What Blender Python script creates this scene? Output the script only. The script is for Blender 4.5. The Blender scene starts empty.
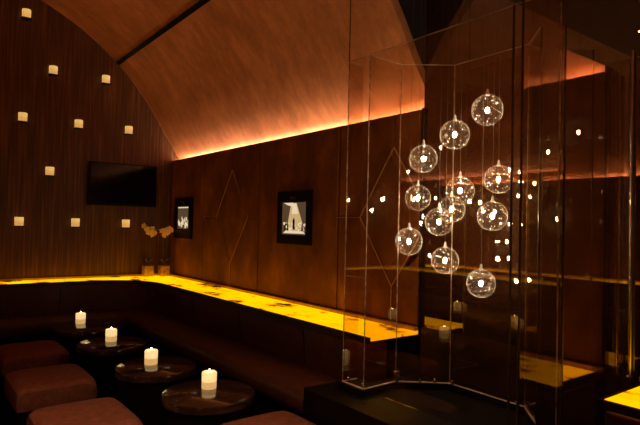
import bpy, math, random
from mathutils import Vector, Matrix
random.seed(7)
S = 0.8                      # metres per building unit
C = bpy.context.scene.collection
PI = math.pi

# ------------------------------------------------------------------ materials
class NT:
    def __init__(s, name):
        s.m = bpy.data.materials.new(name); s.m.use_nodes = True
        s.t = s.m.node_tree; s.t.nodes.clear()
        s.out = s.n('ShaderNodeOutputMaterial')
    def n(s, k, **kw):
        nd = s.t.nodes.new(k)
        for a, v in kw.items():
            if a[0] == '_': setattr(nd, a[1:], v)
            else: nd.inputs[a.replace('_', ' ')].default_value = v
        return nd
    def l(s, a, b): s.t.links.new(a, b)
    def coords(s, scale=(1, 1, 1)):
        tc = s.n('ShaderNodeTexCoord'); mp = s.n('ShaderNodeMapping')
        mp.inputs['Scale'].default_value = scale
        s.l(tc.outputs['Object'], mp.inputs['Vector']); return mp.outputs['Vector']
    def noise(s, vec, scale, detail=4, rough=.6):
        n = s.n('ShaderNodeTexNoise', Scale=scale, Detail=detail, Roughness=rough)
        s.l(vec, n.inputs['Vector']); return n.outputs['Fac']
    def ramp(s, fac, stops):
        r = s.n('ShaderNodeValToRGB'); e = r.color_ramp.elements
        while len(e) < len(stops): e.new(.5)
        for el, (p, c) in zip(e, stops):
            el.position = p; el.color = (*c, 1)
        s.l(fac, r.inputs['Fac']); return r.outputs['Color']

def pbr(name, stops, scale=(1, 1, 1), ns=8, rough=.5, spec=.5, metal=0, bump=0, detail=4, coat=0, sheen=0):
    t = NT(name); p = t.n('ShaderNodeBsdfPrincipled', Roughness=rough, Metallic=metal)
    p.inputs['Specular IOR Level'].default_value = spec
    p.inputs['Coat Weight'].default_value = coat
    p.inputs['Sheen Weight'].default_value = sheen
    f = t.noise(t.coords(scale), ns, detail)
    t.l(t.ramp(f, stops), p.inputs['Base Color'])
    if bump:
        b = t.n('ShaderNodeBump', Strength=bump, Distance=.01)
        t.l(f, b.inputs['Height']); t.l(b.outputs['Normal'], p.inputs['Normal'])
    t.l(p.outputs[0], t.out.inputs['Surface']); return t.m

def emit(name, col, strength):
    t = NT(name); e = t.n('ShaderNodeEmission', Color=(*col, 1), Strength=strength)
    t.l(e.outputs[0], t.out.inputs['Surface']); return t.m

def schlick(t, f0):      # the same from either face of the pane
    lw = t.n('ShaderNodeLayerWeight', Blend=.5)
    pw = t.n('ShaderNodeMath', _operation='POWER'); pw.inputs[1].default_value = 5.0; t.l(lw.outputs['Facing'], pw.inputs[0])
    ma = t.n('ShaderNodeMath', _operation='MULTIPLY_ADD'); ma.inputs[1].default_value = 1 - f0; ma.inputs[2].default_value = f0
    t.l(pw.outputs[0], ma.inputs[0]); return ma

def glassy(name, tint, refl, ior=1.5, flat=0.0):
    t = NT(name)
    tr = t.n('ShaderNodeBsdfTransparent', Color=(*tint, 1))
    gl = t.n('ShaderNodeBsdfGlossy', Color=(*refl, 1), Roughness=0.0)
    mx = schlick(t, max(flat, .04))
    m = t.n('ShaderNodeMixShader'); t.l(mx.outputs[0], m.inputs[0])
    t.l(tr.outputs[0], m.inputs[1]); t.l(gl.outputs[0], m.inputs[2])
    t.l(m.outputs[0], t.out.inputs['Surface']); return t.m

M = {}
M['wood_wall'] = pbr('dark_walnut_veneer', [(.25, (.045, .017, .0045)), (.5, (.095, .037, .011)), (.75, (.22, .092, .029))],
                     (26, 26, .8), 2.2, .42, .4, bump=.15, detail=6)
M['suede'] = pbr('russet_suede_panel', [(.3, (.10, .032, .008)), (.5, (.17, .058, .016)), (.72, (.31, .115, .033))],
                 (1, 1.6, 1), 3.2, .75, .25, detail=8)
def vault_mat():
    t = NT('copper_plaster'); p = t.n('ShaderNodeBsdfPrincipled', Roughness=.42)
    p.inputs['Specular IOR Level'].default_value = .45
    a = t.noise(t.coords((2.2, 5, 2.2)), 2.2, 9, .7); b = t.noise(t.coords((1, 1, 1)), 2.4, 8, .68)
    mx = t.n('ShaderNodeMath', _operation='ADD'); t.l(a, mx.inputs[0]); t.l(b, mx.inputs[1])
    hf = t.n('ShaderNodeMath', _operation='MULTIPLY'); hf.inputs[1].default_value = .5; t.l(mx.outputs[0], hf.inputs[0])
    t.l(t.ramp(hf.outputs[0], [(.36, (.30, .112, .040)), (.5, (.46, .185, .070)), (.64, (.66, .29, .12))]), p.inputs['Base Color'])
    t.l(t.ramp(a, [(.3, (.36,) * 3), (.7, (.55,) * 3)]), p.inputs['Roughness'])
    t.l(p.outputs[0], t.out.inputs['Surface']); return t.m
M['vault'] = vault_mat()
M['wood_dark'] = pbr('dark_walnut_edging', [(.3, (.02, .008, .003)), (.7, (.045, .017, .006))], (1, 1, 1), 9, .4, .3)
M['dark_ceiling'] = pbr('dark_bronze_lacquer', [(.3, (.03, .011, .004)), (.7, (.05, .018, .007))], (1, 4, 1), 3, .5)
M['leather'] = pbr('oxblood_leather', [(.3, (.050, .013, .006)), (.7, (.085, .023, .011))], (1, 1, 1), 14, .45, .35, bump=.1)
M['stool_leather'] = pbr('chestnut_leather', [(.3, (.125, .036, .018)), (.5, (.175, .053, .028)), (.72, (.26, .085, .048))], (1, 1, 1), 30, .5, .35, bump=.15, detail=8)
M['floor'] = pbr('dark_stained_oak', [(.3, (.010, .005, .003)), (.7, (.022, .011, .007))], (1, 9, 1), 4, .4)
M['table'] = pbr('black_brown_lacquer', [(.3, (.016, .007, .004)), (.55, (.03, .014, .008)), (.75, (.055, .026, .014))], (2, 12, 2), 3, .16, .6, coat=.5)
M['black'] = pbr('black_lacquer', [(.3, (.004, .003, .003)), (.7, (.007, .005, .004))], (1, 1, 1), 6, .4, .15)
M['tv_screen'] = pbr('black_glass_screen', [(.3, (.002, .002, .003)), (.7, (.003, .003, .004))], (1, 1, 1), 2, .12, .2)
M['brass'] = pbr('brushed_bronze', [(.3, (.55, .28, .12)), (.7, (.68, .38, .18))], (1, 1, 1), 20, .35, metal=1)
M['chrome'] = pbr('polished_steel', [(.3, (.75, .72, .68)), (.7, (.85, .82, .78))], (1, 1, 1), 20, .22, metal=1)
M['edge'] = pbr('polished_glass_edge', [(.35, (.22, .16, .12)), (.65, (.75, .62, .52))], (1, 1, 6), 5, .3, .6, metal=.3)
M['rail'] = pbr('bright_glass_rail', [(.3, (.8, .74, .68)), (.7, (.95, .9, .84))], (1, 1, 1), 9, .35, .6, metal=.2)
M['cord'] = pbr('thin_grey_cord', [(.3, (.10, .08, .06)), (.7, (.14, .11, .08))], (1, 1, 1), 9, .4)
M['darkedge'] = pbr('dark_glass_joint', [(.3, (.03, .02, .015)), (.7, (.05, .035, .025))], (1, 1, 6), 9, .25, .7)
M['lip'] = pbr('tan_stone_lip', [(.3, (.42, .20, .08)), (.7, (.60, .32, .13))], (1, 1, 1), 12, .5)
M['cove'] = emit('warm_cove_light', (1, .60, .39), 27)
M['bulb'] = emit('halogen_bulb', (1, .78, .56), 420)
M['flame'] = emit('candle_flame', (1, .72, .32), 30)
M['downlight'] = emit('warm_fill_glow', (1, .55, .28), 25)  # lens glow of the added fill lamps
M['pane'] = glassy('bronze_tinted_glass', (.93, .88, .80), (1, .95, .88))
M['halfmirror'] = glassy('half_silvered_glass', (.82, .76, .68), (.85, .62, .40), flat=.19)
M['finglass'] = glassy('clear_fin_glass', (.90, .85, .77), (.55, .42, .30), flat=.02)
M['vase_glass'] = glassy('clear_vase_glass', (.96, .94, .9), (1, 1, 1), flat=.05)

def mirror_mat():
    t = NT('smoked_bronze_mirror')
    g = t.n('ShaderNodeBsdfGlossy', Color=(.24, .235, .20, 1), Roughness=0.0)
    d = t.n('ShaderNodeBsdfDiffuse', Color=(.03, .014, .007, 1))
    a = t.n('ShaderNodeAddShader'); t.l(g.outputs[0], a.inputs[0]); t.l(d.outputs[0], a.inputs[1])
    t.l(a.outputs[0], t.out.inputs['Surface']); return t.m
M['mirror'] = mirror_mat()

def onyx_mat():
    t = NT('backlit_amber_onyx')
    v = t.coords((1, 1, 1))
    a = t.noise(t.coords((1.6, 1, 1)), 3.6, 7, .62); b = t.noise(t.coords((1.2, .5, 1)), 1.3, 4, .6)
    col = t.ramp(a, [(.34, (.50, .14, .0)), (.41, (.95, .32, .0)), (.48, (1, .42, .0)), (.75, (1, .48, .0))])
    st = t.ramp(b, [(.3, (.40,) * 3), (.42, (.85,) * 3), (.7, (1, 1, 1))])
    dk = t.ramp(a, [(.37, (.05,) * 3), (.41, (.35,) * 3), (.45, (1, 1, 1))])
    mu = t.n('ShaderNodeMath', _operation='MULTIPLY'); t.l(st, mu.inputs[0]); t.l(dk, mu.inputs[1])
    m2 = t.n('ShaderNodeMath', _operation='MULTIPLY'); m2.inputs[1].default_value = 1.85; t.l(mu.outputs[0], m2.inputs[0])
    e = t.n('ShaderNodeEmission'); t.l(col, e.inputs['Color']); t.l(m2.outputs[0], e.inputs['Strength'])
    g = t.n('ShaderNodeBsdfGlossy', Color=(.015, .012, .01, 1), Roughness=.3)
    ad = t.n('ShaderNodeAddShader'); t.l(e.outputs[0], ad.inputs[0]); t.l(g.outputs[0], ad.inputs[1])
    t.l(ad.outputs[0], t.out.inputs['Surface']); return t.m
M['onyx'] = onyx_mat()

def wax_mat(name, col, k):  # flame light shining through wax is put in as emission
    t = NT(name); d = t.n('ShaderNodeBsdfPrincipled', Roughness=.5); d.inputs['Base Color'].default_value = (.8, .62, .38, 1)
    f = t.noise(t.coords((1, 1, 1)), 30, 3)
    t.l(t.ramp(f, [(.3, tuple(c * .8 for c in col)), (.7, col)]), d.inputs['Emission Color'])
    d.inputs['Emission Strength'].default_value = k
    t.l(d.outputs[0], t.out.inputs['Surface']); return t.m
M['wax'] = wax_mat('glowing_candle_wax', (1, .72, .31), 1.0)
M['wax_low'] = wax_mat('dim_glowing_candle_wax', (1, .58, .20), .62)  # same wax, with the weaker glow low down built into the material
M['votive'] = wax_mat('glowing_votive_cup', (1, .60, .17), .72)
M['votive_low'] = wax_mat('dim_glowing_votive_wax', (1, .52, .14), .62)
M['petal'] = pbr('cream_orchid_petal', [(.3, (.95, .62, .38)), (.7, (1, .78, .52))], (1, 1, 1), 10, .6)
M['stem'] = pbr('orchid_green', [(.3, (.05, .06, .015)), (.7, (.10, .11, .03))], (1, 1, 1), 10, .5)
M['pebble'] = pbr('warm_pebbles', [(.35, (.22, .11, .05)), (.5, (.6, .36, .18)), (.7, (.8, .55, .3))], (1, 1, 1), 50, .5)
M['grey_print'] = emit('emissive_print_grey', (.30, .17, .08), .30)  # prints emit to look lit, with no lamp behind them
M['white_print'] = emit('emissive_print_white', (1, .78, .50), .8)
M['cone_print'] = emit('emissive_print_spotlight', (.85, .55, .24), .7)
M['dark_print'] = emit('emissive_print_black', (.05, .03, .02), .2)

def globe_mat():
    t = NT('seeded_clear_glass')
    tr = t.n('ShaderNodeBsdfTransparent', Color=(.97, .95, .92, 1))
    gl = t.n('ShaderNodeBsdfGlossy', Color=(1, .95, .88, 1), Roughness=.04)
    df = t.n('ShaderNodeBsdfTranslucent', Color=(1, .86, .72, 1))
    d2 = t.n('ShaderNodeBsdfDiffuse', Color=(1, .86, .72, 1))
    da = t.n('ShaderNodeMixShader'); da.inputs[0].default_value = .5
    t.l(df.outputs[0], da.inputs[1]); t.l(d2.outputs[0], da.inputs[2])
    lw = t.n('ShaderNodeLayerWeight', Blend=.5)
    fr = schlick(t, .05)
    m1 = t.n('ShaderNodeMixShader'); t.l(fr.outputs[0], m1.inputs[0]); t.l(tr.outputs[0], m1.inputs[1]); t.l(gl.outputs[0], m1.inputs[2])
    v = t.coords((1, 1, 1))
    vo = t.n('ShaderNodeTexVoronoi', Scale=95.0); t.l(v, vo.inputs['Vector'])
    sm = t.n('ShaderNodeMath', _operation='LESS_THAN'); sm.inputs[1].default_value = .20; t.l(vo.outputs['Distance'], sm.inputs[0])
    sp = t.n('ShaderNodeSeparateColor'); t.l(vo.outputs['Color'], sp.inputs[0])
    pk = t.n('ShaderNodeMath', _operation='LESS_THAN'); pk.inputs[1].default_value = .6; t.l(sp.outputs[0], pk.inputs[0])
    sd = t.n('ShaderNodeMath', _operation='MULTIPLY'); t.l(sm.outputs[0], sd.inputs[0]); t.l(pk.outputs[0], sd.inputs[1])
    pw = t.n('ShaderNodeMath', _operation='POWER'); pw.inputs[1].default_value = 9.0; t.l(lw.outputs['Facing'], pw.inputs[0])
    ps = t.n('ShaderNodeMath', _operation='MULTIPLY_ADD'); ps.inputs[1].default_value = .85; ps.inputs[2].default_value = .006
    t.l(pw.outputs[0], ps.inputs[0])
    mxx = t.n('ShaderNodeMath', _operation='MULTIPLY_ADD'); mxx.inputs[1].default_value = .75
    t.l(sd.outputs[0], mxx.inputs[0]); t.l(ps.outputs[0], mxx.inputs[2])
    cl = t.n('ShaderNodeClamp'); t.l(mxx.outputs[0], cl.inputs[0])
    m2 = t.n('ShaderNodeMixShader'); t.l(cl.outputs[0], m2.inputs[0]); t.l(m1.outputs[0], m2.inputs[1]); t.l(da.outputs[0], m2.inputs[2])
    t.l(m2.outputs[0], t.out.inputs['Surface']); return t.m
M['globe'] = globe_mat()

# ------------------------------------------------------------------ mesh helpers
class MB:
    def __init__(s): s.v = []; s.f = []
    def add(s, vs, fs):
        o = len(s.v); s.v += [tuple(v) for v in vs]; s.f += [tuple(i + o for i in f) for f in fs]; return s
    def box(s, a, b):
        x0, y0, z0 = a; x1, y1, z1 = b
        return s.add([(x0, y0, z0), (x1, y0, z0), (x1, y1, z0), (x0, y1, z0), (x0, y0, z1), (x1, y0, z1), (x1, y1, z1), (x0, y1, z1)],
                     [(0, 3, 2, 1), (4, 5, 6, 7), (0, 1, 5, 4), (1, 2, 6, 5), (2, 3, 7, 6), (3, 0, 4, 7)])
    def prism(s, poly, z0, z1):      # poly of (x, y), counter-clockwise
        n = len(poly)
        return s.add([(x, y, z0) for x, y in poly] + [(x, y, z1) for x, y in poly],
                     [tuple(reversed(range(n))), tuple(range(n, 2 * n))] + [(i, (i + 1) % n, n + (i + 1) % n, n + i) for i in range(n)])
    def slab(s, p, q, z0, z1, th):   # upright pane from p to q
        d = Vector((q[0] - p[0], q[1] - p[1])); n = Vector((-d.y, d.x)).normalized() * th / 2
        return s.prism([(p[0] + n.x, p[1] + n.y), (p[0] - n.x, p[1] - n.y), (q[0] - n.x, q[1] - n.y), (q[0] + n.x, q[1] + n.y)], z0, z1)
    def tube(s, pts, r, seg=8):
        pts = [Vector(p) for p in pts]; vs = []; fs = []
        rr = r if isinstance(r, (list, tuple)) else [r] * len(pts)
        for i, p in enumerate(pts):
            t = (pts[min(i + 1, len(pts) - 1)] - pts[max(i - 1, 0)]).normalized()
            a = t.orthogonal().normalized() if i == 0 else (a - t * a.dot(t)).normalized()
            b = t.cross(a)
            for k in range(seg):
                an = 2 * PI * k / seg; vs.append(p + (a * math.cos(an) + b * math.sin(an)) * rr[i])
        for i in range(len(pts) - 1):
            for k in range(seg):
                fs.append((i * seg + k, i * seg + (k + 1) % seg, (i + 1) * seg + (k + 1) % seg, (i + 1) * seg + k))
        fs.append(tuple(reversed(range(seg)))); fs.append(tuple(range((len(pts) - 1) * seg, len(pts) * seg)))
        return s.add(vs, fs)
    def lathe(s, prof, seg=40, c=(0, 0, 0)):   # prof (r, z), bottom to top
        vs = []; fs = []; n = len(prof)
        for r, z in prof:
            for k in range(seg):
                a = 2 * PI * k / seg; vs.append((c[0] + r * math.cos(a), c[1] + r * math.sin(a), c[2] + z))
        for i in range(n - 1):
            for k in range(seg):
                fs.append((i * seg + k, i * seg + (k + 1) % seg, (i + 1) * seg + (k + 1) % seg, (i + 1) * seg + k))
        fs.append(tuple(reversed(range(seg)))); fs.append(tuple(range((n - 1) * seg, n * seg)))
        return s.add(vs, fs)
    def build(s, name, mat, parent=None, smooth=False, bevel=0, loc=None, seg=3):
        me = bpy.data.meshes.new(name)
        me.from_pydata([(x * S, y * S, z * S) for x, y, z in s.v], [], s.f)
        me.materials.append(M[mat] if isinstance(mat, str) else mat)
        me.validate(); me.update()
        o = bpy.data.objects.new(name, me); C.objects.link(o)
        if parent: o.parent = parent
        if loc: o.location = Vector(loc) * S
        if smooth or bevel:
            for p in me.polygons: p.use_smooth = True
        if bevel:
            b = o.modifiers.new('bevel', 'BEVEL'); b.width = bevel * S; b.segments = seg; b.limit_method = 'ANGLE'; b.angle_limit = math.radians(35)
            o.modifiers.new('wn', 'WEIGHTED_NORMAL').keep_sharp = False
        elif smooth:
            me.set_sharp_from_angle(angle=math.radians(38))
        return o

def tag(o, label, cat, group=None, kind=None):
    o['label'] = label; o['category'] = cat
    if group: o['group'] = group
    if kind: o['kind'] = kind
    return o
def struct(o): o['kind'] = 'structure'; return o
def empty(name, loc, label, cat, group=None, rz=0):
    o = bpy.data.objects.new(name, None); C.objects.link(o); o.location = Vector(loc) * S; o.rotation_euler.z = rz
    o.empty_display_size = .1
    return tag(o, label, cat, group)
def copy_tree(o, parent=None):
    c = o.copy(); C.objects.link(c); c.parent = parent
    for ch in list(o.children): copy_tree(ch, c)
    return c

# ------------------------------------------------------------------ dimensions
XR, XL, YB = 2.58, -2.44, 6.40          # face of right, left and back walls
ZL, ZC = 1.004, 2.409                   # ledge and cove heights
YE = 2.335                              # where the panelled wall ends and the mirror begins
YN = 1.03                               # where the nearer panelled wall begins
XM = 2.60                               # mirror plane
XC = .07                                # vault centre line

# floor, ceiling shell
struct(MB().box((-2.9, -1.7, -.1), (2.9, 6.6, 0)).build('floor', 'floor'))
def vault_profile():
    right = [(2.76, 2.28), (2.745, 2.33), (2.70, 2.40), (2.63, 2.49), (2.575, 2.585), (2.49, 2.70), (2.375, 2.89)]
    a0 = math.atan2(2.89 - 1.494, 2.375 - XC); arc = []
    for i in range(1, 48):
        a = a0 + (PI - 2 * a0) * i / 48
        arc.append((XC + 2.69 * math.cos(a), 1.494 + 2.69 * math.sin(a)))
    left = [(2 * XC - x, z) for x, z in reversed(right)]
    return right + arc + left
def vault(y0, y1):
    pr = vault_profile(); n = len(pr)
    out = []
    for i, (x, z) in enumerate(pr):
        t = Vector((pr[min(i + 1, n - 1)][0] - pr[max(i - 1, 0)][0], pr[min(i + 1, n - 1)][1] - pr[max(i - 1, 0)][1])).normalized()
        out.append((x + t.y * .06, z - t.x * .06))
    m = MB(); vs = []
    for y in (y0, y1):
        vs += [(x, y, z) for x, z in pr] + [(x, y, z) for x, z in out]
    N = 2 * n; fs = []
    for i in range(n - 1):
        fs.append((i, i + 1, N + i + 1, N + i)); fs.append((n + i, N + n + i, N + n + i + 1, n + i + 1))
        fs.append((i, n + i, n + i + 1, i + 1)); fs.append((N + i, N + i + 1, N + n + i + 1, N + n + i))
    fs.append((0, N, N + n, n)); fs.append((n - 1, 2 * n - 1, N + 2 * n - 1, N + n - 1))
    m.add(vs, fs); return m
struct(vault(YE, YB + .02).build('ceiling', 'vault', smooth=True))
struct(vault(-1.6, YN).build('ceiling', 'vault', smooth=True))
# dropped dark ceiling over the mirrored bay, with faces closing the arches above it
def lunette(y0, y1):
    pr = [p for p in vault_profile() if p[1] > 2.60]
    m = MB(); vs = []; n = len(pr)
    for y in (y0, y1):
        vs += [(x, y, z) for x, z in pr] + [(x * 1.13, y, 4.32) if abs(x) < 2.4 else (x + (.35 if x > 0 else -.35), y, max(z, 2.3)) for x, z in pr]
    N = 2 * n; fs = []
    for i in range(n - 1):
        fs += [(i, i + 1, n + i + 1, n + i), (N + i, N + n + i, N + n + i + 1, N + i + 1), (i, N + i, N + i + 1, i + 1)]
    m.add(vs, fs); return m
struct(MB().box((-2.7, YN, 3.35), (2.7, YE, 3.42)).build('ceiling', 'dark_ceiling'))
struct(MB().box((-2.9, YN, 3.42), (2.9, YN + .04, 4.5)).build('wall_soffit', 'dark_ceiling'))
struct(MB().box((-2.9, YE - .04, 3.42), (2.9, YE, 4.5)).build('wall_soffit', 'dark_ceiling'))
# dark shadow gap running along the vault
a = math.atan2(3.463 - 1.494, 1.883 - XC)
px, pz = XC + 2.688 * math.cos(a), 1.494 + 2.688 * math.sin(a)
tx, tz = -math.sin(a), math.cos(a); nx, nz = math.cos(a), math.sin(a)
w, d = .022, .008
pts = [(px - tx * w - nx * d, pz - tz * w - nz * d), (px + tx * w - nx * d, pz + tz * w - nz * d), (px + tx * w + nx * .02, pz + tz * w + nz * .02), (px - tx * w + nx * .02, pz - tz * w + nz * .02)]
m = MB(); m.add([(x, YE + .01, z) for x, z in pts] + [(x, YB - .001, z) for x, z in pts], [(0, 1, 2, 3), (7, 6, 5, 4), (0, 4, 5, 1), (1, 5, 6, 2), (2, 6, 7, 3), (3, 7, 4, 0)])
struct(m.build('trim_1', 'black'))
# thin bead where the vault meets the wood end wall
pr = vault_profile()[2:-2]
struct(MB().tube([(x, YB - .008, z) for x, z in pr], .007, 6).build('trim_2', 'vault', smooth=True))

# back wall
struct(MB().box((-2.85, YB, 0), (2.85, YB + .15, 4.4)).build('wall_back', 'wood_wall'))
struct(MB().box((-2.85, -1.7, 0), (2.85, -1.6, 4.4)).build('wall_front', 'wood_wall'))

# panelled side walls: backing, padded panels, trims
def side_wall(sign, y0, y1, seams, diamonds, name, trim_names):
    def X(x): return x if sign > 0 else 2 * XC - x
    m = MB()
    def slabx(xa, xb, ya, yb, za, zb):
        x0, x1 = sorted((X(xa), X(xb))); m.box((x0, ya, za), (x1, yb, zb))
    slabx(XR + .012, XR + .03, y0, y1, 0, ZC - .004)
    slabx(XR + .012, XR + .22, y0, y1, 0, 2.29)
    g = .006
    def panel(poly):       # polygon (y, z) padded, pillow front
        cy = sum(p[0] for p in poly) / len(poly); cz = sum(p[1] for p in poly) / len(poly)
        rings = []
        for ins, x in ((g, XR + .014), (g, XR + .006), (g + .012, XR)):
            ring = []
            n = len(poly)
            for i in range(n):
                p0 = Vector(poly[i - 1]); p1 = Vector(poly[i]); p2 = Vector(poly[(i + 1) % n])
                e1 = (p1 - p0).normalized(); e2 = (p2 - p1).normalized()
                n1 = Vector((-e1.y, e1.x)); n2 = Vector((-e2.y, e2.x))
                b = (n1 + n2); b = b / max(b.dot(n1), .15)
                q = p1 + b * ins; ring.append((X(x), q.x, q.y))
            rings.append(ring)
        n = len(poly); vs = sum(rings, [])
        fs = []
        for r in range(2):
            for i in range(n):
                fs.append((r * n + i, r * n + (i + 1) % n, (r + 1) * n + (i + 1) % n, (r + 1) * n + i))
        fs.append(tuple(range(2 * n, 3 * n)))
        if sign < 0: fs = [tuple(reversed(f)) for f in fs]
        m.add(vs, fs)
    zt, zb, zm = ZC, ZL + .02, 1.713
    edges = [y0] + seams + [y1]
    tr = MB()
    def line(p, q, r=.0034):
        tr.tube([(X(XR - .001), p[0], p[1]), (X(XR - .001), q[0], q[1])], r, 6)
    def cw(poly):
        ar = sum(poly[i][0] * poly[(i + 1) % len(poly)][1] - poly[(i + 1) % len(poly)][0] * poly[i][1] for i in range(len(poly)))
        return poly if ar > 0 else poly[::-1]
    for a, b in zip(edges[:-1], edges[1:]):
        dd = [c for c in diamonds if a <= c <= b]
        if not dd: panel([(a, zb), (b, zb), (b, zt), (a, zt)]); continue
        c = dd[0]; h, u, lo = .328, 2.185, 1.255
        panel([(c, lo), (min(c + h, b), zm), (c, u), (c - h, zm)] if c - h > a else [(a, lo + .20), (c, lo), (c + h, zm), (c, u), (a, u - .20 * .47 / .46)])
        bb = b
        panel(cw([(c, zb), (bb, zb), (bb, zm), (c + h, zm), (c, lo)]))
        panel(cw([(c, zt), (bb, zt), (bb, zm), (c + h, zm), (c, u)]))
        if c - h > a:
            panel(cw([(c, zb), (a, zb), (a, zm), (c - h, zm), (c, lo)])); panel(cw([(c, zt), (a, zt), (a, zm), (c - h, zm), (c, u)]))
            line((c - h, zm), (c, u)); line((c, lo), (c - h, zm)); line((a, zm), (c - h, zm), .002)
        else:
            t = (c - a) / h
            line((c, u), (a, u + (zm - u) * t)); line((c, lo), (a, lo + (zm - lo) * t))
            panel(cw([(c, zb), (a, zb), (a, lo + (zm - lo) * t), (c, lo)])); panel(cw([(c, zt), (a, zt), (a, u + (zm - u) * t), (c, u)]))
        line((c, u), (c + h, zm)); line((c + h, zm), (c, lo))
        line((c, lo), (c, zb)); line((c + h, zm), (bb, zm), .002)
    struct(m.build(name, 'suede'))
    if tr.v: struct(tr.build(trim_names, 'lip', smooth=True))
    # light trough and its strip
    t2 = MB(); x0, x1 = sorted((X(XR + .055), X(XR + .105)))
    t2.box((x0, y0 + .02, 2.292), (x1, y1 - .02, 2.372))
    o = t2.build('cove_light_strip', 'cove')
    return o
o = side_wall(1, YE, YB, [3.156, 4.314, 5.478], [2.58, 4.838], 'wall_right', 'trim_3')
tag(o, 'warm glowing strip light hidden in the cove above the diamond-panelled suede wall', 'cove light')
o = side_wall(1, -1.6, YN, [-.13], [], 'wall_right', 'trim_4')
tag(o, 'warm glowing strip light hidden in the cove beyond the glass case end', 'cove light')
o = side_wall(-1, -1.6, YB, [-.5, .6, 1.7, 2.9, 4.0, 5.2], [1.15, 3.45], 'wall_left', 'trim_5')
tag(o, 'warm glowing strip light in the opposite cove, seen only mirrored in the smoked mirror', 'cove light')
# mirror bay and pilaster
struct(MB().box((XM, YN, 1.03), (XM + .25, YE, 3.35)).build('wall_mirror', 'mirror'))
struct(MB().box((XM, YN, 0), (XM + .25, YE, 1.029)).build('wall_wainscot', 'wood_dark'))
struct(MB().box((XR, YN - .012, ZL + .024), (XM + .2, YN, 2.75)).build('trim_10', 'black'))
# end cap of the panelled wall
struct(MB().box((XR - .004, YE - .012, ZL + .02), (XM + .2, YE + .001, ZC)).build('trim_6', 'black'))

# ------------------------------------------------------------------ ledge and banquette, swept round the room
CX1, CY = 1.65, 5.55
def path(y_end_r, y_end_l, d, left=True, step=.12):
    dx, dy = d, d * .70
    rx, ry = (XR - dx) - CX1, (YB - dy) - CY
    w = max(0., 1 - d / .3)
    pts = []
    n = max(2, int((CY - y_end_r) / step))
    for i in range(n + 1): pts.append((XR - dx, y_end_r + (CY - y_end_r) * i / n))
    na = 14
    def arc(t):
        e = (rx * math.cos(t), ry * math.sin(t))
        q = (rx, ry * math.tan(t)) if t <= PI / 4 else (rx / math.tan(t), ry)
        return (e[0] * (1 - w) + q[0] * w, e[1] * (1 - w) + q[1] * w)
    for i in range(1, na + 1):
        t = PI / 2 * i / na; e = arc(t); pts.append((CX1 + e[0], CY + e[1]))
    half = len(pts)
    xl = 2 * XC - CX1
    n = int((CX1 - xl) / step)
    for i in range(1, n + 1): pts.append((CX1 + (xl - CX1) * i / n, YB - dy))
    for i in range(1, na + 1):
        t = PI / 2 * (1 - i / na); e = arc(t); pts.append((xl - e[0], CY + e[1]))
    n = max(2, int((CY - y_end_l) / step))
    for i in range(1, n + 1): pts.append((2 * XC - XR + dx, CY - (CY - y_end_l) * i / n))
    return pts
def loft(prof, yr, yl, seams=0):
    m = MB(); K = len(prof)
    P = [path(yr, yl, d) for d, z in prof]
    n = len(P[0]); vs = []
    for i in range(n):
        for k, (d, z) in enumerate(prof): vs.append((P[k][i][0], P[k][i][1], z))
    fs = []
    for i in range(n - 1):
        for k in range(K):
            k2 = (k + 1) % K
            fs.append((i * K + k, i * K + k2, (i + 1) * K + k2, (i + 1) * K + k))
    fs.append(tuple(reversed(range(K)))); fs.append(tuple((n - 1) * K + k for k in range(K)))
    m.add(vs, fs); return m
t = empty('onyx_ledge', (0, 0, 0), 'glowing amber onyx ledge running above the banquette along back and panelled walls', 'ledge')
loft([(0.0, .98), (.405, .98), (.405, ZL), (0.0, ZL)], YE, -1.5).build('onyx_slab', 'onyx', t)
loft([(.406, .965), (.422, .965), (.422, ZL - .002), (.406, ZL - .002)], YE, -1.5).build('front_edge', 'wood_dark', t)
t = empty('onyx_ledge', (XR - .2, 0, ZL), 'glowing amber onyx ledge at the right edge, beyond the glass case', 'ledge')
MB().box((-.215, -1.4, -.02), (.20, 1.0, 0)).build('onyx_slab', 'onyx', t)
MB().box((-.235, -1.4, -.035), (-.216, 1.02, -.001)).build('front_edge', 'wood_dark', t)
MB().box((-.215, 1.001, -.035), (.20, 1.02, -.001)).build('end_band', 'wood_dark', t)
lip = loft([(0.0, ZL + .001), (.035, ZL + .001), (.035, ZL + .022), (0.0, ZL + .022)], YE, -1.5)
struct(lip.build('trim_7', 'lip'))
struct(MB().box((XR - .035, -1.4, ZL + .001), (XR, YN, ZL + .022)).build('trim_8', 'lip'))

def banquette(yr, yl, label):
    t = empty('banquette', (0, 0, 0), label, 'sofa')
    back = loft([(.05, .2), (.38, .2), (.37, .66), (.385, .72), (.40, .85), (.412, .94), (.40, .972), (.05, .972)], yr, yl)
    back.build('backrest', 'leather', t, smooth=True)
    seat = loft([(.30, .52), (.68, .52), (.715, .56), (.722, .62), (.71, .66), (.68, .682), (.5, .69), (.30, .672)], yr, yl)
    seat.build('seat', 'leather', t, smooth=True)
    base = loft([(.06, 0.0), (.66, 0.0), (.66, .518), (.06, .518)], yr, yl)
    base.build('base', 'black', t)
    # stitched seams on the backrest
    for yy in (3.0, 3.9, 4.8):
        s = MB().tube([(XR - .372, yy, .69), (XR - .387, yy, .73), (XR - .402, yy, .85), (XR - .414, yy, .94)], .004, 6); s.build('seam', 'black', t, smooth=True)
    for xx in (1.3, .3, -.7):
        s = MB().tube([(xx, YB - .372 * .7, .69), (xx, YB - .387 * .7, .73), (xx, YB - .402 * .7, .85), (xx, YB - .414 * .7, .94)], .004, 6); s.build('seam', 'black', t, smooth=True)
    return t
banquette(2.56, -1.5, 'long oxblood leather banquette wrapping the corner under the glowing ledge')
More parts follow.
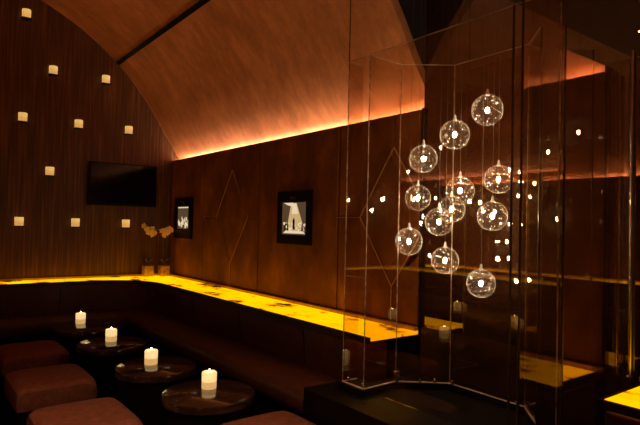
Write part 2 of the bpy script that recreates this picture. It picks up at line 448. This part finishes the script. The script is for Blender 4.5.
t = empty('banquette', (2.15, 0, 0), 'dark leather banquette end at the lower right corner under the onyx ledge', 'sofa')
MB().box((XR - .40 - 2.15, -1.4, .3), (XR - 2.17, YN - .02, .962)).build('backrest', 'leather', t, bevel=.02)
MB().box((XR - .74 - 2.15, -1.4, .50), (XR - .40 - 2.15, YN - .10, .69)).build('seat', 'leather', t, bevel=.03)
MB().box((XR - .68 - 2.15, -1.4, 0), (XR - 2.17, YN - .12, .498)).build('base', 'black', t)

# ------------------------------------------------------------------ plinth of the glass case
ZP = .75
MB_ = MB().prism([(1.86, 2.555), (1.86, 1.12), (XM - .002, 1.12), (XM - .002, YE - .02), (2.20, YE - .02), (2.20, 2.555)][::-1], 0.0, ZP - .04)
t = empty('glass_case_plinth', (0, 0, 0), 'low dark leather-clad plinth under the tall glass pendant case', 'plinth')
MB_.build('base', 'black', t, bevel=.004)
poly = [(2.02, 2.44), (2.02, 2.23), (2.29, 2.235), (2.53, 2.045), (2.53, 1.56), (2.33, 1.37), (2.33, 1.13), (XM - .002, 1.13), (XM - .002, YE - .02), (2.17, YE - .02), (2.17, 2.44)]
ar = sum(poly[i][0] * poly[(i + 1) % len(poly)][1] - poly[(i + 1) % len(poly)][0] * poly[i][1] for i in range(len(poly)))
if ar < 0: poly = poly[::-1]
MB().prism(poly, ZP - .04, ZP - .002).build('top', 'black', t)

# ------------------------------------------------------------------ glass case
gc = empty('glass_case', (2.04, 1.8, ZP), 'tall frameless tinted glass case enclosing the hanging globe pendants', 'glass case')
OX, OY = 2.04, 1.8
def gpane(p, q, z0, z1, mat='pane', foot=True, top=True, e0='edge', e1='edge', th=.008):
    p = (p[0] - OX, p[1] - OY); q = (q[0] - OX, q[1] - OY)
    o = MB().slab(p, q, z0 - ZP, z1 - ZP, th).build('glass_pane', mat, gc)
    d = Vector((q[0] - p[0], q[1] - p[1])).normalized()
    if foot: MB().slab(p, q, z0 - ZP - .001, z0 - ZP + .004, .008).build('foot_rail', 'rail', o)
    if top: MB().slab(p, q, z1 - ZP, z1 - ZP + .003, .0085).build('top_rail', 'edge', o)
    for pt, mt in ((p, e0), (q, e1)):
        if mt: MB().tube([(pt[0], pt[1], z0 - ZP), (pt[0], pt[1], z1 - ZP)], .005 if mt == 'darkedge' else .0028, 8).build('vertical_edge', mt, o, smooth=True)
    return o
ZT = 2.61
P1, P2, P3, P4, P6, P7 = (2.04, 2.42), (2.04, 2.24), (2.30, 2.25), (2.54, 2.05), (2.53, 1.565), (2.35, 1.39)
gpane((2.148, 2.42), P1, ZP, ZT, e0=None, e1='edge')
gpane(P1, P2, ZP, ZT, e0=None, e1='edge')
gpane(P2, (2.04, 1.83), ZP, ZT, foot=False, e0=None, e1=None)
gpane((2.04, 1.822), (2.04, 1.335), ZP, ZT, foot=False, e0=None, e1='darkedge')
gpane((2.04, 1.327), (2.04, 1.125), ZP, ZT, foot=False, e0=None, e1='edge')
gpane(P2, P3, ZP, ZT, e0=None, e1='edge')
gpane(P3, P4, ZP, ZT, e0=None, e1='edge')
gpane(P4, P6, ZP, ZT, e0=None, e1='edge')
gpane(P6, P7, ZP, ZT, e0=None, e1='darkedge')
gpane((2.05, 1.115), (2.575, 1.115), ZP, 2.37, 'halfmirror', top=False, e0=None, e1=None)
MB().tube([(0, .62, ZT - ZP + .005), (0, .62, 3.34 - ZP)], .003, 8).build('suspension_rod', 'darkedge', gc, smooth=True)
# small steel clips at the foot of the panes
for (x, y) in ((2.07, 2.405), (2.06, 2.27), (2.30, 2.235), (2.40, 2.15), (2.47, 2.10), (2.53, 2.02), (2.52, 1.60)):
    c = MB().lathe([(.004, 0), (.008, .003), (.008, .016), (.005, .022), (.001, .024)], 12)
    c.build('clip', 'chrome', gc, smooth=True, loc=(x - OX, y - OY, .003))
c = MB().box((-.012, -.012, 0), (.012, .012, .06)).build('clamp', 'chrome', gc, bevel=.003, loc=(2.28 - OX, 2.225 - OY, .01))
# bright strip standing in for the ledge's reflection in the short return pane
MB().slab((0.0, .615), (0.0, .445), 1.36 - ZP, 1.366 - ZP, .012).build('ledge_reflection_strip', 'chrome', gc)
# free-standing fin and round post
fin = empty('glass_fin', (1.9, 1.10, 0), 'full-height narrow glass fin beside the end of the pendant case', 'glass panel')
pn = MB().slab((-.16, 0), (.13, 0), 0, 3.34, .008).build('glass_pane', 'finglass', fin)
MB().tube([(-.162, 0, 0), (-.162, 0, 3.34)], .0045, 8).build('vertical_edge', 'darkedge', pn, smooth=True)
MB().tube([(.133, 0, 0), (.133, 0, 3.34)], .0045, 8).build('vertical_edge', 'darkedge', pn, smooth=True)
post = empty('steel_post', (2.586, 1.085, ZL), 'slim polished post standing at the right end of the pendant case', 'post')
MB().lathe([(.007, 0), (.007, 1.46), (.003, 1.47)], 12).build('rod', 'chrome', post, smooth=True)
MB().lathe([(.018, -.004), (.018, .006), (.011, .012)], 16).build('foot', 'chrome', post, smooth=True)

# ------------------------------------------------------------------ globe pendants
GR = .0725
def make_pendant(loc, label):
    t = empty('globe_pendant', loc, label, 'pendant lamp', 'seeded glass globe pendants in the glass case')
    pr = [(GR * math.sin(PI * i / 24), -GR * math.cos(PI * i / 24)) for i in range(1, 24)]
    g = MB().lathe(pr, 36); g.build('globe', 'globe', t, smooth=True)
    MB().lathe([(.004, -.012), (.007, -.007), (.009, 0), (.007, .007), (.004, .012)], 14).build('bulb', 'bulb', t, smooth=True)
    MB().lathe([(.009, GR - .003), (.010, GR + .003), (.006, GR + .008), (.0055, GR + .020), (.003, GR + .028)], 14).build('cap', 'rail', t, smooth=True)
    MB().lathe([(.003, .012), (.003, GR)], 8).build('lamp_holder', 'chrome', t, smooth=True)
    MB().lathe([(.0008, 0), (.0008, 1.0)], 5).build('cord', 'cord', t, loc=(0, 0, GR + .028))
    return t
pend = [((2.173, 1.557, 2.214), 'highest of the clear globe pendants, hanging near the case front on the right'),
        ((2.166, 1.742, 2.118), 'second highest clear globe pendant, left of and below the topmost one'),
        ((2.154, 1.935, 2.012), 'upper of the two leftmost column globes, just right of the panelled wall end'),
        ((2.312, 2.113, 1.819), 'clear globe pendant directly under the upper left globe, second from the left'),
        ((2.275, 1.789, 1.845), 'clear globe pendant in the centre of the cluster, overlapping a smaller one below it'),
        ((2.431, 1.668, 1.909), 'clear globe pendant at upper right of the cluster, beside the dark pane joint'),
        ((2.40, 1.943, 1.756), 'smallest looking globe, partly hidden in the middle behind its two neighbours'),
        ((2.224, 1.882, 1.683), 'clear globe pendant just left of and in front of the smallest middle one'),
        ((2.296, 1.607, 1.715), 'clear globe pendant on the right, hanging below the upper right globe'),
        ((2.150, 2.023, 1.574), 'leftmost and low clear globe pendant in front of the second diamond panel'),
        ((2.307, 1.906, 1.477), 'second lowest clear globe pendant, below the middle of the cluster'),
        ((2.377, 1.726, 1.368), 'lowest of the clear globe pendants, on the lower right of the cluster')]
p0 = None
for loc, lab in pend:
    if p0 is None: p0 = o = make_pendant(loc, lab)
    else: o = copy_tree(p0); o.location = Vector(loc) * S; o['label'] = lab; o.rotation_euler.z = random.uniform(0, 6)
    for ch in o.children:
        if ch.name.startswith('cord'): ch.scale.z = 3.35 - loc[2] - GR - .028
# ------------------------------------------------------------------ votive sconces on the wood wall
def make_sconce(loc, label):
    t = empty('wall_sconce', loc, label, 'wall light', 'glowing votive sconces on the wood wall')
    MB().box((-.022, -.012, -.03), (.022, 0, .03)).build('bracket', 'black', t, bevel=.003)
    MB().box((-.046, -.10, -.052), (.046, -.012, -.042)).build('shelf', 'black', t, bevel=.002)
    c = MB().lathe([(.030, -.010), (.042, .002), (.043, .040), (.041, .0475), (.030, .046), (.012, .040)], 24, (0, -.056, 0))
    c.build('cup', 'votive', t, smooth=True)
    MB().lathe([(.038, -.042), (.042, -.036), (.042, .003)], 24, (0, -.056, 0)).build('wax', 'votive_low', t, smooth=True)
    return t
sc = [((0, 0), 'glowing votive sconce at the very top left of the wood wall'),
      ((1, 1), 'glowing votive sconce in the second row, left one, below the topmost sconce'),
      ((3, 1), 'glowing votive sconce closest to the curved edge of the vault, right one of second row'),
      ((0, 2), 'glowing votive sconce at the left edge of the photo, in the middle row'),
      ((2, 2), 'glowing votive sconce in the middle row above the left corner of the television'),
      ((4, 2), 'glowing votive sconce directly above the middle of the television'),
      ((1, 3), 'glowing votive sconce alone to the left of the television'),
      ((0, 4), 'leftmost glowing votive sconce of the lowest row above the ledge'),
      ((2, 4), 'middle glowing votive sconce of the lowest row above the ledge'),
      ((4, 4), 'glowing votive sconce right under the television')]
s0 = None
for (i, j), lab in sc:
    loc = (.9312 + .2731 * i, YB, 3.7835 - .5412 * j)
    if s0 is None: s0 = o = make_sconce(loc, lab)
    else: o = copy_tree(s0); o.location = Vector(loc) * S; o['label'] = lab

# ------------------------------------------------------------------ television
tv = empty('television', (1.985, YB, 2.07), 'black wall-mounted flat television on the wood wall', 'television')
MB().box((-.20, -.03, -.12), (.20, 0, .12)).build('wall_mount', 'black', tv)
MB().box((-.385, -.075, -.250), (.385, -.03, .240)).build('casing', 'black', tv, bevel=.006)
MB().box((-.370, -.078, -.225), (.370, -.074, .226)).build('screen', 'tv_screen', tv)

# ------------------------------------------------------------------ framed photographs, their lit look put in as emission
def frame_box(loc, w, h, iw, ih, izc, label):
    t = empty('framed_photograph', loc, label, 'picture', 'black framed photographs on the suede wall')
    fr = MB()
    fr.box((-.03, -w / 2, -h / 2), (0, w / 2, -ih / 2 + izc)); fr.box((-.03, -w / 2, ih / 2 + izc), (0, w / 2, h / 2))
    fr.box((-.03, -w / 2, -ih / 2 + izc), (0, -iw / 2, ih / 2 + izc)); fr.box((-.03, iw / 2, -ih / 2 + izc), (0, w / 2, ih / 2 + izc))
    fr.build('frame', 'black', t, bevel=.003)
    p = MB().box((-.012, -iw / 2, -ih / 2 + izc), (-.002, iw / 2, ih / 2 + izc)).build('print', 'grey_print', t)
    MB().box((-.034, -.045, h / 2 - .075), (-.030, .045, h / 2 - .045)).build('label_plate', 'darkedge', t)
    return t, p
def flat(m, pts, x):
    n = len(pts); m.add([(x, y, z) for y, z in pts] + [(x - .001, y, z) for y, z in pts],
        [tuple(range(n)), tuple(reversed(range(n, 2 * n)))] + [(i, n + i, n + (i + 1) % n, (i + 1) % n) for i in range(n)])
t, p = frame_box((XR - .001, 3.712, 1.710), .478, .445, .365, .268, -.008, 'black framed photograph of a figure under a cone of stage light, middle of wall')
m = MB(); flat(m, [(-.03, .12), (.05, .12), (.11, -.11), (-.15, -.11)], -.0125); m.build('spotlight_beam', 'cone_print', p)
m = MB(); flat(m, [(-.025, .12), (.03, .12), (.035, .03), (-.06, .03)], -.0138)
flat(m, [(.02, .124), (.16, .124), (.10, .105), (.02, .09)], -.0140)
rr = random.Random(3)
for k in range(26):
    y = rr.uniform(-.165, .165); z = -.075 + rr.uniform(-.035, .03) ; s = rr.uniform(.005, .013)
    flat(m, [(y - s, z - s), (y + s, z - s * .7), (y + s * .8, z + s), (y - s * .6, z + s * 1.2)], -.0140)
flat(m, [(-.16, -.132), (.16, -.132), (.12, -.108), (-.13, -.112)], -.0140)
m.build('stage_highlights', 'white_print', p)
m = MB(); flat(m, [(-.015, -.10), (.015, -.10), (.02, -.03), (.005, .0), (-.012, -.02)], -.0155); m.build('figure_silhouette', 'dark_print', p)
for y in (-.12, .09, .13): m = MB(); flat(m, [(y - .012, -.11), (y + .012, -.11), (y + .008, -.06), (y - .006, -.05)], -.0155); m.build('figure_silhouette', 'dark_print', p)
t, p = frame_box((XR - .001, 5.975, 1.70), .47, .47, .33, .262, .005, 'black framed black-and-white photograph nearest the corner with the orchids')
m = MB()
for k in range(34):
    y = rr.uniform(-.14, .14); z = -.04 + rr.uniform(-.08, .06) * (1 - abs(y) * 2); s = rr.uniform(.007, .02)
    flat(m, [(y - s, z - s), (y + s * .6, z - s * 1.2), (y + s, z + s * .4), (y - s * .2, z + s * 1.6)], -.0135)
flat(m, [(-.155, .115), (.155, .115), (.155, .128), (-.155, .128)], -.0135)
m.build('crowd_highlights', 'white_print', p)

# ------------------------------------------------------------------ orchids in glass cubes on the corner of the ledge
def make_vase(loc, label):
    t = empty('glass_vase', loc, label, 'vase', 'square glass vases on the ledge')
    g = MB(); w, h, k = .062, .165, .006
    g.box((-w, -w, 0), (w, w, k)); g.box((-w, -w, k), (-w + k, w, h)); g.box((w - k, -w, k), (w, w, h))
    g.box((-w + k, -w, k), (w - k, -w + k, h)); g.box((-w + k, w - k, k), (w - k, w, h))
    g.build('glass_body', 'vase_glass', t)
    s = w - k - .002
    MB().box((-s, -s, k + .001), (s, s, .132)).build('pebbles', 'pebble', t, bevel=.008)
    return t
def make_orchid(loc, label, lean):
    t = empty('orchid', loc, label, 'flower', 'potted orchids on the ledge')
    pts = []
    for i in range(14):
        u = i / 13; zz = .135 + .43 * math.sin(u * 1.9)
        pts.append((lean * (.02 + .30 * max(0, u - .55) ** 1.2 * 1.6), -.02 * u, zz))
    st = MB().tube(pts, .0035, 6).build('stem', 'stem', t, smooth=True)
    MB().tube([(.015, 0, .135), (.016, -.005, .50)], .002, 5).build('stake', 'stem', t, smooth=True)
    for k in range(4):
        a = k * PI / 2 + .6; m = MB(); L = .09; n = 6
        vs = []; fs = []
        for i in range(n + 1):
            u = i / n; w = .018 * math.sin(PI * (u * .85 + .1)); cx = L * u; z = .14 + .07 * math.sin(u * 2.2)
            for sgn in (-1, 0, 1):
                vs.append((cx * math.cos(a) - sgn * w * math.sin(a), cx * math.sin(a) + sgn * w * math.cos(a), z - (0 if sgn else .004)))
        for i in range(n):
            for q in (0, 1): fs.append((3 * i + q, 3 * i + q + 1, 3 * i + q + 4, 3 * i + q + 3))
        m.add(vs, fs); o = m.build('leaf', 'stem', t, smooth=True)
        sd = o.modifiers.new('thickness', 'SOLIDIFY'); sd.thickness = .002
    rr = random.Random(5 if lean > 0 else 9)
    for k in range(9):
        u = k / 8; c = Vector((lean * (-.07 + .13 * u) + rr.uniform(-.01, .01), -.03 + rr.uniform(-.02, .02),   .575 - .055 * math.sin(u * 2.6) + rr.uniform(-.035, .035)))
        f = Vector((-.45 + rr.uniform(-.3, .3), -1, rr.uniform(-.3, .2))).normalized()
        a1 = f.orthogonal().normalized(); a2 = f.cross(a1)
        m = MB()
        for j in range(5):
            an = 2 * PI * j / 5 + .3 * k; dr = a1 * math.cos(an) + a2 * math.sin(an); sd = f.cross(dr); L = rr.uniform(.026, .033)
            pt = [c, c + dr * L * .45 + sd * L * .42 + f * .004, c + dr * L * .9 + sd * L * .28 + f * .002, c + dr * L * 1.05, c + dr * L * .9 - sd * L * .28 + f * .002, c + dr * L * .45 - sd * L * .42 + f * .004]
            bk = [q - f * .002 for q in pt]
            m.add(pt + bk, [(0, 1, 2, 3, 4, 5), (11, 10, 9, 8, 7, 6)] + [(i, 6 + i, 6 + (i + 1) % 6, (i + 1) % 6) for i in range(6)])
        m.lathe([(.002, -.006), (.007, 0), (.002, .006)], 8, tuple(c + f * .005))
        m.build('blossom', 'petal', t, smooth=False)
    return t
make_vase((2.275, 6.285, ZL), 'left square glass vase of pebbles holding an orchid in the corner')
make_vase((2.445, 6.225, ZL), 'right square glass vase of pebbles, closest to the suede wall')
make_orchid((2.275, 6.285, ZL + .001), 'cream orchid in the left glass vase, blossoms leaning left', 1)
make_orchid((2.445, 6.225, ZL + .001), 'cream orchid in the right glass vase, next to the suede wall', -1)

# ------------------------------------------------------------------ drum tables and candles
def make_table(loc, label, r=.275):
    t = empty('drum_table', loc, label, 'table', 'round dark drum tables')
    h = .64
    MB().lathe([(r - .03, h - .055), (r - .008, h - .052), (r, h - .044), (r, h - .012), (r - .003, h - .004), (r - .010, h)], 64).build('tabletop', 'table', t, smooth=True)
    MB().lathe([(r - .018, .03), (r - .018, h - .055)], 48).build('drum', 'black', t, smooth=True)
    MB().lathe([(r - .07, 0), (r - .07, .03)], 48).build('plinth', 'black', t, smooth=True)
    return t
def make_candle(loc, label):
    t = empty('pillar_candle', loc, label, 'candle', 'pillar candles on the drum tables')
    r, h = .045, .100
    MB().lathe([(r - .003, 0), (r, .003), (r, .045)], 28).build('lower_wax', 'wax_low', t, smooth=True)
    MB().lathe([(r, .0455), (r + .0005, h - .006), (r - .004, h), (r - .010, h - .003), (.012, h - .012)], 28).build('upper_wax', 'wax', t, smooth=True)
    MB().tube([(0, 0, h - .012), (.001, 0, h + .004)], .0015, 6).build('wick', 'black', t)
    MB().lathe([(.002, h + .001), (.005, h + .004), (.004, h + .009), (.001, h + .018)], 12).build('flame', 'flame', t, smooth=True)
    return t
tabs = [((1.473, 2.985), (1.507, 3.053), 'round glossy drum table nearest the glass case, frontmost of the row', 'lit pillar candle on the frontmost table, nearest the glass case'),
        ((1.430, 3.725), (1.415, 3.789), 'round glossy drum table second from the front of the row', 'lit pillar candle on the second table from the front'),
        ((1.395, 4.620), (1.402, 4.687), 'round glossy drum table third from the front, below the television', 'lit pillar candle on the third table from the front'),
        ((1.43, 5.50), (1.39, 5.64), 'farthest round glossy drum table, beside the back banquette', 'lit pillar candle on the farthest table near the back wall')]
t0 = c0 = None
hid = [((.10, 3.28), 'round drum table left of the view, seen only as a faint mirror image'), ((-.25, 4.3), 'round drum table farther left, seen only as a faint mirror image')]
for (tx_, ty_), (cx_, cy_), l1, l2 in tabs:
    if t0 is None: t0 = make_table((tx_, ty_, 0), l1); c0 = make_candle((cx_, cy_, .6402), l2)
    else:
        if ty_ > 5: make_table((tx_, ty_, 0), l1.replace('farthest round', 'farthest and widest round'), .33)
        else: o = copy_tree(t0); o.location = Vector((tx_, ty_, 0)) * S; o['label'] = l1
        o = copy_tree(c0); o.location = Vector((cx_, cy_, .6402)) * S; o['label'] = l2; o.rotation_euler.z = ty_
for (x, y), lab in hid:
    o = copy_tree(t0); o.location = Vector((x, y, 0)) * S; o['label'] = lab
    o = copy_tree(c0); o.location = Vector((x, y, .6402)) * S; o['label'] = lab.replace('round drum table', 'lit pillar candle on table').replace('only ', '')

# ------------------------------------------------------------------ leather stools
def make_stool(loc, label, w=.49, dpt=.56, rz=0):
    t = empty('cube_stool', loc, label, 'stool', 'square leather stools')
    h = .58; m = MB(); n = 26; vs = []; fs = []
    # domed cushion top
    for j in range(n + 1):
        for i in range(n + 1):
            u, v = i / n * 2 - 1, j / n * 2 - 1
            k = 1 - .035 * (abs(u) ** 4 + abs(v) ** 4) / 2
            vs.append((u * w / 2 * (1 - .03 * v * v * v * v), v * dpt / 2 * (1 - .03 * u ** 4), h - .022 * (u ** 12 + v ** 12) - .006 * (u ** 4 + v ** 4) + .006 * (1 - u * u) * (1 - v * v)))
    for j in range(n):
        for i in range(n): a = j * (n + 1) + i; fs.append((a, a + 1, a + n + 2, a + n + 1))
    rim = [i for i in range(n + 1)] + [(j + 1) * (n + 1) - 1 for j in range(1, n + 1)] + [n * (n + 1) + i for i in range(n - 1, -1, -1)] + [j * (n + 1) for j in range(n - 1, 0, -1)]
    base = len(vs)
    for k, (sc_, z) in enumerate(((1.015, h - .07), (1.02, h - .11), (1.0, h - .15))):
        for r_ in rim: x, y, _ = vs[r_]; vs.append((x * sc_, y * sc_, z))
    L = len(rim); prev = rim
    for k in range(3):
        cur = [base + k * L + i for i in range(L)]
        for i in range(L): fs.append((prev[i], cur[i], cur[(i + 1) % L], prev[(i + 1) % L]))
        prev = cur
    fs.append(tuple(reversed(prev)))
    m.add(vs, fs); o = m.build('cushion', 'stool_leather', t, smooth=True)
    for pgn in o.data.polygons: pgn.use_smooth = True
    MB().box((-w / 2 + .015, -dpt / 2 + .015, .03), (w / 2 - .015, dpt / 2 - .015, h - .152)).build('base', 'black', t, bevel=.01)
    MB().box((-w / 2 + .04, -dpt / 2 + .04, 0), (w / 2 - .04, dpt / 2 - .04, .03)).build('plinth', 'black', t)
    t.rotation_euler.z = rz
    return t
st = [((.825, 3.19), 'square chestnut leather stool nearest the camera, cut by the bottom edge'),
      ((.83, 4.13), 'square chestnut leather stool in the middle of the three on the left'),
      ((.87, 5.08), 'farthest square chestnut leather stool, at the left edge below the banquette'),
      ((1.58, 2.40), 'corner of a chestnut leather stool at bottom centre, in front of the case')]
for k, ((x, y), lab) in enumerate(st):
    make_stool((x, y, 0), lab, rz=(0, .0, -.0, .0)[k])

# ------------------------------------------------------------------ unseen fill lamps added in the dropped ceiling to brighten stools and tables
def down(loc, label, power):
    t = empty('added_fill_lamp', loc, label, 'added fill light', 'added fill lamps')
    MB().lathe([(.05, -.012), (.06, -.004), (.06, 0)], 24).build('trim_ring', 'black', t, smooth=True)
    MB().lathe([(.035, -.014), (.04, -.0125)], 20).build('lens', 'downlight', t, smooth=True)
    ld = bpy.data.lights.new('fill_lamp_beam', 'SPOT'); ld.energy = power; ld.color = (1, .62, .36); ld.spot_size = math.radians(95); ld.spot_blend = .8; ld.shadow_soft_size = .04
    lo = bpy.data.objects.new('fill_lamp_beam', ld); C.objects.link(lo); lo.parent = t; lo.location = (0, 0, -.03)
    return t
for i, (x, y) in enumerate(((.35, 1.95), (-.6, 1.7))):
    down((x, y, 3.35), ('added fill lamp above the camera, right of the pair', 'added fill lamp above the camera, left of the pair')[i], 85)

# world, camera
w = bpy.data.worlds.new('world'); bpy.context.scene.world = w; w.use_nodes = True
w.node_tree.nodes['Background'].inputs[0].default_value = (.05, .025, .015, 1); w.node_tree.nodes['Background'].inputs[1].default_value = .1
yaw, pitch, roll, f = .6521, .0238, .0227, 541.92
fx = Vector((math.sin(yaw) * math.cos(pitch), math.cos(yaw) * math.cos(pitch), math.sin(pitch)))
r = Vector((math.cos(yaw), -math.sin(yaw), 0)); u = r.cross(fx)
r2 = r * math.cos(roll) + u * math.sin(roll); u2 = -r * math.sin(roll) + u * math.cos(roll)
cd = bpy.data.cameras.new('camera'); co = bpy.data.objects.new('camera', cd); C.objects.link(co)
mt = Matrix((r2, u2, -fx)).transposed().to_4x4(); mt.translation = Vector((0, 0, 1.65)) * S
co.matrix_world = mt; cd.sensor_width = 36; cd.lens = f * 36 / 640; cd.clip_start = .02
sc_ = bpy.context.scene; sc_.camera = co
sc_.view_settings.view_transform = 'Standard'; sc_.view_settings.look = 'None'; sc_.view_settings.gamma = 1; sc_.view_settings.exposure = 0
sc_.view_settings.use_curve_mapping = False
try:
    sc_.cycles.transparent_max_bounces = 48; sc_.cycles.max_bounces = 10; sc_.cycles.glossy_bounces = 6
    sc_.cycles.sample_clamp_indirect = 4
except Exception: pass
